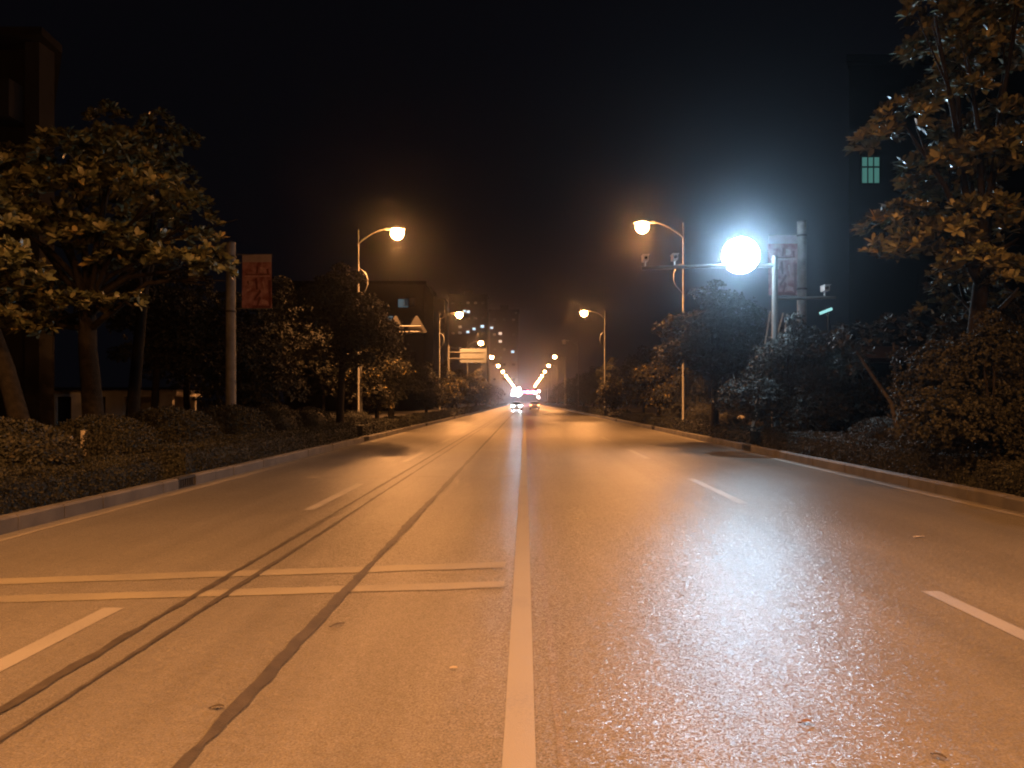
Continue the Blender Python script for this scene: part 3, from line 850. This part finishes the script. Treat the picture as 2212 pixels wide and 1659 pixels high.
banner(xa, xb, 26.6, at(0, 640, 26.6)[2], at(0, 508, 26.6)[2], 9.09 - (xa + xb) / 2 - 0.15, "faded red banner between the glaring floodlight and the right post")

# ------------------------------------------------------------------ sign gantries on the left
def sign_gantry(label, x, y, z_lo, z_hi, x_end, h_post):
    o = thing("sign_gantry", label, "sign", (x, y, 0))
    MB().tube([(0, 0, 0), (0, 0, h_post)], [0.14, 0.09], 12).build("post", M['pole'], o)
    for z, e in ((z_hi, x_end - 0.05), (z_lo, x_end - 0.1)):
        MB().tube([(0, -0.09, z), (e, -0.09, z)], 0.045, 8).build("arm", M['pole'], o)
    return o
zl, zh = at(0, 717.5, 41)[2], at(0, 705.5, 41)[2]
o = sign_gantry("pole arm with the backs of two triangular signs above the golden-lit tree", -8.35, 41.0, zl, zh, at(912, 0, 41)[0] + 8.35, 6.4)
for X in (855, 900):
    cx = at(X, 0, 41)[0] + 8.35
    z0, z1 = at(0, 719, 41)[2], at(0, 682, 41)[2]
    hw = 0.53 if X == 900 else 0.5
    s = MB().prism([(0.0, 0), (0.02, 0)], 0, 0) if False else MB()
    pts = [(cx - hw + 0.05, z0), (cx + hw - 0.05, z0), (cx + hw, z0 + 0.06), (cx + 0.04, z1), (cx - 0.04, z1), (cx - hw, z0 + 0.06)]
    n = len(pts)
    s.add([(p[0], -0.03, p[1]) for p in pts] + [(p[0], 0.0, p[1]) for p in pts],
          [tuple(range(n)), tuple(reversed(range(n, 2 * n)))] + [(i, i + n, (i + 1) % n + n, (i + 1) % n) for i in range(n)])
    s.build("triangle_sign", M['signdim'], o)
zl, zh = at(0, 774.5, 82)[2], at(0, 761, 82)[2]
o = sign_gantry("pale blank back of a big rectangular road sign on two arms", at(969, 0, 82)[0], 82.0, zl, zh, at(1046, 0, 82)[0] - at(969, 0, 82)[0], 7.2)
x0, x1 = at(993.5, 0, 82)[0] - at(969, 0, 82)[0], at(1051, 0, 82)[0] - at(969, 0, 82)[0]
MB().box((x0, -0.03, at(0, 783.5, 82)[2]), (x1, 0.0, at(0, 753, 82)[2])).build("sign_panel", M['sign'], o, 0.01)
for k in range(7):
    xx = x0 + (x1 - x0) * (k + 0.5) / 7
    MB().box((xx - 0.02, -0.055, at(0, 782, 82)[2]), (xx + 0.02, -0.032, at(0, 755, 82)[2])).build("stiffener", M['sign'], o)

# ------------------------------------------------------------------ cars
def car(name, label, loc, rz, paint, head, tail, group=None):
    o = thing(name, label, "car", loc, rz, group)
    # local +y is the front
    prof = [(-2.15, 0.32), (-2.22, 0.55), (-2.18, 0.92), (-1.95, 1.0), (-1.35, 1.02), (0.75, 0.98), (1.75, 0.86), (2.15, 0.70), (2.2, 0.42), (2.1, 0.25), (-2.05, 0.25)]
    b = MB().prism(prof, -0.87, 0.87); b.build("body", M[paint], o, 0.07)
    cab = [(-1.72, 1.0), (-1.05, 1.42), (-0.2, 1.47), (0.35, 1.40), (1.05, 0.97)]
    vs = [(-0.80 + (0.17 if z > 1.2 else 0), y, z) for y, z in cab] + [(0.80 - (0.17 if z > 1.2 else 0), y, z) for y, z in cab]
    fs = [(i, i + 1, i + 6, i + 5) for i in range(4)] + [(4, 3, 2, 1, 0), (5, 6, 7, 8, 9), (0, 5, 9, 4)]
    MB().add(vs, fs).build("windows", M['darkglass'], o)
    MB().prism([(-1.08, 1.425), (-0.2, 1.475), (0.36, 1.405), (0.36, 1.43), (-0.2, 1.505), (-1.08, 1.455)], -0.64, 0.64).build("roof", M[paint], o)
    for y in (-1.32, 1.33):
        for s in (-1, 1):
            xw = s * 0.80
            wh = MB().tube([(xw - s * 0.12, y, 0.32), (xw + s * 0.10, y, 0.32)], 0.32, 18).build("wheel", M['rubber'], o)
            MB().disc((xw + s * 0.101, y, 0.32), 0.2, (s, 0, 0), 0.012, 14).build("rim", M['chrome'], wh)
    for s in (-1, 1):
        MB().ball((s * 0.62, 2.10, 0.68), (0.24, 0.12, 0.15), 12, 8).build("headlight", M[head], o)  # oversized lens stands in for headlight bloom
        MB().box((s * 0.70 - 0.16, -2.225, 0.70), (s * 0.70 + 0.16, -2.14, 0.90)).build("tail_light", M[tail], o, 0.03)
        MB().ball((s * 0.98, 0.72, 1.0), (0.12, 0.07, 0.08), 10, 6).build("mirror", M[paint], o)
    MB().box((-0.24, -2.245, 0.52), (0.24, -2.225, 0.64)).build("number_plate", M['plate'], o)
    MB().box((-0.8, -2.26, 0.30), (0.8, -2.16, 0.46)).build("bumper", M[paint], o, 0.03)
    return o
c1 = car("car", "pale car driving away in the right lane with its tail lamps on", (1.75, 150, 0), 0, 'carwhite', 'lampoff', 'tail')
c2 = car("car", "oncoming car lost in the glare of its white headlights", (-1.42, 140, 0), math.pi, 'carsilver', 'head', 'lampoff')
for s in (-1, 1):
    spot("headlight_beam", (s * 0.62, 2.35, 0.68), (s * 0.62, 12, 0.25), (0.8, 0.9, 1.0), 500, 36, 0.08, c2)
c3 = car("car", "dark parked car half hidden by the low right shrubs with a glowing glint on one unlit lamp", (11.35, 45.5, 0.0), math.pi - 0.2, 'carblack', 'lampoff', 'lampoff')
M['glint'] = glow("painted_glint", (1.0, 0.78, 0.35), 1.6)  # glow stands in for light reflected off an unlit headlamp
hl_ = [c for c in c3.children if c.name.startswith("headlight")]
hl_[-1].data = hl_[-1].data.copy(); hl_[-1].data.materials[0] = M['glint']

# ------------------------------------------------------------------ far junction lights
Z_ = 320.0
t = thing("signal_gantry", "far signal gantry whose red lamps, some added for glare, glow above the road end", "traffic light", (9.0, Z_, 0))
MB().tube([(0, 0, 0), (0, 0, 7.0)], [0.16, 0.11], 12).build("post", M['pole'], t)
MB().tube([(0, 0, 6.0), (-10.6, 0, 6.0)], 0.08, 8).build("arm", M['pole'], t)
for X in (1133, 1140, 1146, 1152, 1157):  # extra heads added along the arm to widen the red glare
    x, _, z = at(X, 847, Z_ - 0.2)
    hb = MB().box((x - 9.0 - 0.42, -0.2, z - 0.55), (x - 9.0 + 0.42, 0.1, z + 1.15)).build("signal_head", M['carblack'], t)
    MB().disc((x - 9.0, -0.205, z), 0.36 if X not in (1140, 1152) else 0.52, (0, -1, 0), 0.05).build("red_glare_lamp", M['farred'], hb)
t = thing("floodlight_gantry", "far camera gantry whose white floodlights, multiplied to fill the glare, shine over the left lanes", "camera gantry", (-8.0, Z_ - 15, 0))
MB().tube([(0, 0, 0), (0, 0, 6.6)], [0.16, 0.11], 12).build("post", M['pole'], t)
MB().tube([(0, 0, 4.6), (8.2, 0, 4.6)], 0.08, 8).build("arm", M['pole'], t)
for X, Y in ((1109, 845), (1114, 841), (1114, 850), (1119, 845), (1124, 849), (1108, 852), (1121, 840), (1119, 853)):  # discs multiplied and enlarged to fill out the white glare
    x, _, z = at(X, Y, Z_ - 15.2)
    MB().disc((x + 8.0, -0.1, z), 0.55, (0, -1, 0), 0.12).build("floodlight", M['farwhite'], t)
for X, Y, Z, s, lb in ((1164, 845, 250, 0.32, "small far shop light on an added post right of the red signals"),
                       (1156.5, 849.5, 270, 0.30, "small far shop light on an added post just above the pale car"),
                       (1163, 858, 230, 0.30, "lowest small far shop light right above the pale car")):
    x, y, z = at(X, Y, Z)
    o = thing("shop_lamp", lb, "shop_lamp", (x, y, 0), 0, "small far shop lights right of the road end")
    MB().tube([(0, 0, 0), (0, 0, z - s)], 0.05, 8).build("post", M['pole'], o)  # added post; the globe stands in for a distant shop light
    MB().ball((0, 0, z), s, 12, 8).build("globe", M['farlamp'], o)

# ------------------------------------------------------------------ buildings
def block(plan, z0, z1):
    n = len(plan)
    return MB().add([(x, y, z0) for x, y in plan] + [(x, y, z1) for x, y in plan],
        [tuple(reversed(range(n))), tuple(range(n, 2 * n))] + [(i, (i + 1) % n, (i + 1) % n + n, i + n) for i in range(n)])

def windows(o, rects, y, m, frame=M['wall'], bars=(0, 0), dz=-0.03):
    for x0, x1, z0, z1 in rects:
        fr = MB()
        b = 0.06
        fr.box((x0 - b, y - 0.08, z0 - b), (x1 + b, y - 0.005, z0)); fr.box((x0 - b, y - 0.08, z1), (x1 + b, y - 0.005, z1 + b))
        fr.box((x0 - b, y - 0.08, z0), (x0, y - 0.005, z1)); fr.box((x1, y - 0.08, z0), (x1 + b, y - 0.005, z1))
        nx, nz = bars
        for i in range(1, nx):
            xx = x0 + (x1 - x0) * i / nx; fr.box((xx - 0.025, y - 0.07, z0), (xx + 0.025, y - 0.02, z1))
        if nz: 
            zz = z0 + (z1 - z0) * nz; fr.box((x0, y - 0.075, zz - 0.035), (x1, y - 0.015, zz + 0.035))
        f = fr.build("window", frame, o)
        MB().box((x0, y - 0.012, z0), (x1, y - 0.006, z1)).build("pane", m, f)

# left: block with a projecting corner pier
Zb = 31.0
bx = at(0, 0, Zb)[0]
x_r = at(88, 0, Zb)[0]
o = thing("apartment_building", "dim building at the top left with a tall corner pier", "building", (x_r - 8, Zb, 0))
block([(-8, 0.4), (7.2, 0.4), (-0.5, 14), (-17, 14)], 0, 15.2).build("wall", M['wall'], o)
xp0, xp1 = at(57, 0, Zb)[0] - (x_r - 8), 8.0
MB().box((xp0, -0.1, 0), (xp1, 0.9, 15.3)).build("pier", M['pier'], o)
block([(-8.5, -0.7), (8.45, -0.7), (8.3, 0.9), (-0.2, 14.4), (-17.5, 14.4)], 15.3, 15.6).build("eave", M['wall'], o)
MB().box((-8, -0.9, 12.2), (xp0 - 0.1, 0.39, 13.6)).build("balcony", M['pier'], o)
MB().box((-8, -0.9, 8.8), (xp0 - 0.1, 0.39, 10.0)).build("balcony", M['pier'], o)
windows(o, [(-6.5, -4.6, 10.6, 12.0), (-2.5, -0.6, 10.6, 12.0), (2.4, 4.3, 10.6, 12.0), (-2.5, -0.6, 6.6, 8.4), (2.4, 4.3, 6.6, 8.4)], 0.4, M['darkglass'])

# left: low pale shed behind the trunk
Zs = 36.0
X_ = lambda X: at(X, 0, Zs)[0]
zt = at(0, 842, Zs)[2]
o = thing("shed", "low pale walled shed with dark openings behind the big left tree", "shed", (X_(230), Zs, 0))
cx = X_(230)
segs = [(60, 122), (154, 188), (200, 212), (228, 266), (345, 372)]
wl = MB()
for a, b in segs: wl.box((X_(a) - cx, 0, 0), (X_(b) - cx, 0.25, zt - 0.30))
wl.box((X_(60) - cx, 2.5, 0), (X_(372) - cx, 2.7, zt - 0.3))
wl.box((X_(266) - cx, 0.0, 0), (X_(345) - cx, 0.25, 0.9))
wl.build("wall", M['wallpale'], o)
MB().box((X_(60) - cx - 0.2, -0.05, zt - 0.30), (X_(372) - cx + 0.2, 2.9, zt - 0.0)).build("fascia", M['wallpale'], o)
MB().box((X_(60) - cx - 0.4, -0.5, zt), (X_(372) - cx + 0.4, 3.1, zt + 0.10)).build("roof", M['roof'], o)
for a, b in ((122, 154), (188, 200), (212, 228)): MB().box((X_(a) - cx, 0.12, 0), (X_(b) - cx, 0.17, zt - 0.31)).build("door", M['iron'], o)

# left: distant block with one bluish window
o = thing("apartment_building", "dark block behind the left trees with a single dim bluish window", "building", (-26, 128, 0))
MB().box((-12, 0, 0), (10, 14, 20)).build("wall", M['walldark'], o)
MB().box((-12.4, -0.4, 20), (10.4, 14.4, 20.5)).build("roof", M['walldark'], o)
x, _, z = at(871, 655, 128)
windows(o, [(x + 26 - 0.8, x + 26 + 0.8, z - 0.65, z + 0.65)], 0, M['win_blue'], M['walldark'], (2, 0.0))
x, _, z = at(842, 684, 128)
windows(o, [(x + 26 - 0.3, x + 26 + 0.5, z - 0.5, z + 0.1)], 0, M['win_blue'], M['walldark'])  # small blue sign, built as a glowing pane
windows(o, [(a, a + 1.6, zz, zz + 1.3) for a in (-10, -6, -2, 7) for zz in (4, 8, 12, 16.6)], 0, M['darkglass'], M['walldark'])

# far towers with lit windows
def tower(label, xa, xb, y, h, lit, scale=1.0):
    cx = (xa + xb) / 2
    o = thing("tower_block", label, "tower block", (cx, y, 0), 0, "far tower blocks with lit windows")
    MB().box((xa - cx, 0, 0), (xb - cx, 16, h)).build("wall", M['walldark'], o)
    MB().box((xa - cx - 0.6, -0.6, h), (xb - cx + 0.6, 16.6, h + 0.8)).build("roof", M['walldark'], o)
    MB().box((-2.5, 5, h + 0.8), (2.5, 10, h + 4)).build("roof_house", M['walldark'], o)
    for X, Y, m, s in lit:
        x, _, z = at(X, Y, y)
        windows(o, [(x - cx - 0.8 * s, x - cx + 0.8 * s, z - 0.6 * s, z + 0.6 * s)], 0, M[m], M['walldark'])
    n = max(2, int((xb - xa) / 4.5))
    rects = []
    for i in range(n):
        for k in range(int(h / 9)):
            x = xa - cx + (xb - xa) * (i + 0.5) / n; z = 5 + 9 * k
            if all(abs(at(X, Y, y)[0] - cx - x) > 2.5 or abs(at(X, Y, y)[2] - z - 0.7) > 2.2 for X, Y, _, _ in lit): rects.append((x - 0.9, x + 0.9, z, z + 1.4))
    windows(o, rects, 0, M['darkglass'], M['walldark'])
tower("tall dark far tower with lit windows just right of the second left lamp", -45, -22.5, 480, 64,
      [(994, 706, 'win_dim', 1.3), (994, 718.5, 'win_dim', 1.2), (1003.5, 672, 'win_cool', 1.0), (1011.5, 673.5, 'win_cool', 1.2), (1010.6, 717, 'win_cool', 1.1),
       (1024, 710.5, 'win_cool', 1.1), (1042, 705, 'win_cool', 1.3), (925.6 + 60, 690, 'win_dim', 0.7)])
tower("dark far tower with a few scattered lit windows left of the road end", -21.2, -4, 490, 56,
      [(1062, 708, 'win_cool', 1.1), (1080.6, 720.5, 'win_warm', 1.25), (1080.6, 737.5, 'win_warm', 1.2), (1107.5, 760, 'win_cool', 1.2), (1082, 773, 'win_dim', 0.9), (1114.8, 676, 'win_dim', 0.8)])
tower("dark far block with two faint lit windows above the triangle signs", -62, -46.5, 470, 60,
      [(925.6, 669.6, 'win_dim', 1.2), (967.7, 668, 'win_dim', 0.9)])

# right: building with a lit green window
Zr = 42.0
o = thing("apartment_building", "dark building on the right with one barred greenish window alight", "building", (22, Zr, 0))
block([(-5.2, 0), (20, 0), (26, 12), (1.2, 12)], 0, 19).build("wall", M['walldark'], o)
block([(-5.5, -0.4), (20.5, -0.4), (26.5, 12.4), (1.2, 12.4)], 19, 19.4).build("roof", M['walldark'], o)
x0, _, z1 = at(1861, 340, Zr); x1, _, z0 = at(1899, 396, Zr)
windows(o, [(x0 - 22, x1 - 22, z0, z1)], 0, M['win_green'], M['walldark'], (3, 0.62))
windows(o, [(a, a + 1.3, zz, zz + 1.5) for a in (-1.6, 1.5, 5.5, 9.5) for zz in (3.4, 6.6, 9.8, 12.9)], 0, M['darkglass'], M['walldark'], (3, 0.62))

# right: one-storey shop behind the bushes, tube lamp and leaning pipes
Zp = 33.0
o = thing("shop_building", "low dark building behind the right bushes below the banner", "building", (14.5, Zp + 1.5, 0))
MB().box((-2.6, 0, 0), (6, 8, 3.2)).build("wall", M['walldark'], o)
MB().prism([(-0.6, 3.2), (-0.6, 3.4), (4, 4.2), (8.6, 3.4), (8.6, 3.2)], -3.0, 6.6).build("roof", M['roof'], o)
windows(o, [(-2.4, -0.6, 1.0, 2.6), (1.2, 3.2, 1.0, 2.6)], 0, M['darkglass'])
a, b = at(1771, 677, 30), at(1797, 667, 30)
o = thing("tube_lamp", "short slanting cyan tube lamp right of the concrete banner post", "lamp", (a[0], 30, 0))
MB().tube([(0.35, 0.1, 0), (0.35, 0.1, a[2] + 0.1)], 0.04, 8).build("post", M['iron'], o)
MB().tube([(0, 0, a[2]), (b[0] - a[0], 0, b[2])], 0.055, 10).build("tube", M['tube'], o)
MB().tube([(0, 0.09, a[2] + 0.05), (b[0] - a[0], 0.09, b[2] + 0.05)], 0.05, 8).build("batten", M['iron'], o)
for (xa_, ya_, xb_, yb_, lb) in ((1684, 706, 1692, 676, "short white leaning pipe just right of the gantry post"), (1697, 704, 1700, 678, "white upright leaning pipe, farther of the pair by the gantry post"),
                                (1657, 716, 1664, 672, "faint leaning pipe just left of the gantry post")):
    p0, p1 = np.array(at(xa_, ya_, 27.6)), np.array(at(xb_, yb_, 27.6))
    d = (p1 - p0) / (p1[2] - p0[2])
    o = thing("pipe", lb, "pipe", tuple(p0 - d * p0[2]), 0, "white pipes leaning behind the gantry post")
    MB().tube([(0, 0, 0), tuple(d * p1[2])], 0.028, 8).build("rod", M['whitewash'], o)

# small white stakes in the left verge
for X, Y0_, Y1_, Z, lb in ((180, 930, 984, 15.6, "short whitewashed stake below the big left tree"), (231, 938, 984, 16.2, "thin short stake right of the whitewashed one"), (153, 945, 990, 15.0, "thin pale stake half hidden by the brown-lit shrub")):
    x, y, z1 = at(X, Y0_, Z)
    o = thing("stake", lb, "stake", (x, y, 0), 0, "pale stakes in the left verge")
    MB().tube([(0, 0, 0), (0.01, 0, z1)], 0.06 if X == 180 else 0.03, 8).build("shaft", M['whitewash'], o)
    MB().tube([(0.01, 0, z1), (0.01, 0, z1 + 0.03)], [0.05 if X == 180 else 0.025, 0.02], 8).build("top", M['pole'], o)

# litter on the road
def fallen(name, label, cat, X, Y, L_, W_, rz, m):
    Z = EYE * FOC / (Y - VY); x = (X - VX) / FOC * Z
    o = thing(name, label, cat, (x, Z, 0.0), rz)
    n = 9; vs = []
    for i in range(n):
        s = i / (n - 1); ww = W_ / 2 * math.sin(math.pi * min(1, 0.06 + s * 0.92)) ** 0.8
        zz = 0.013 + 0.004 * math.sin(math.pi * s)
        vs += [(L_ * (s - 0.5), -ww, zz + 0.004), (L_ * (s - 0.5), 0, zz), (L_ * (s - 0.5), ww, zz + 0.005)]
    fs = []
    for i in range(n - 1):
        a = 3 * i
        fs += [(a, a + 3, a + 4, a + 1), (a + 1, a + 4, a + 5, a + 2)]
    MB().add(vs, fs, True).build("blade" if name == "leaf" else "sheet", m, o)
    if name == "leaf": MB().tube([(-L_ * 0.5, 0, 0.012), (-L_ * 0.75, 0.01, 0.008)], 0.003, 5).build("stalk", m, o)
fallen("leaf", "brown fallen leaf lying in the bluish floodlight patch", "leaf", 1743, 1565, 0.055, 0.034, 0.1, M['dryleaf'])
fallen("leaf", "dark fallen leaf at the bottom right of the road", "leaf", 2030, 1640, 0.06, 0.024, -0.9, M['tar'])
fallen("leaf", "small dark leaf right of the wide tar seam", "leaf", 731, 1353, 0.09, 0.03, 0.7, M['tar'])
fallen("leaf", "dark curled leaf left of the wide tar seam", "leaf", 470, 1532, 0.06, 0.03, 0.3, M['tar'])
fallen("paper_scrap", "pale scrap on the road left of the centre line", "litter", 980, 1448, 0.05, 0.03, 0.2, M['paper'])
fallen("paper_scrap", "tiny pale scrap on the road right of the centre line", "litter", 1248, 1123, 0.07, 0.05, 0.4, M['paper'])
fallen("paper_scrap", "thin pale scrap on the right lane near the kerb", "litter", 1985, 1162, 0.16, 0.05, 0.3, M['paper'])

# ------------------------------------------------------------------ haze, added to give the lamps halos
hm = bpy.data.materials.new("haze"); hm.use_nodes = True
nt = hm.node_tree; nt.nodes.clear()
pv = nt.nodes.new("ShaderNodeVolumePrincipled"); ou = nt.nodes.new("ShaderNodeOutputMaterial")
pv.inputs["Color"].default_value = (0.9, 0.9, 0.95, 1)
pv.inputs["Density"].default_value = HAZE_DENSITY
pv.inputs["Anisotropy"].default_value = 0.955
nt.links.new(pv.outputs[0], ou.inputs["Volume"])
if HAZE_DENSITY > 0:
    tag(MB().box((-120, -75, -1.0), (120, 640, 72)).build("haze", hm), kind="stuff")
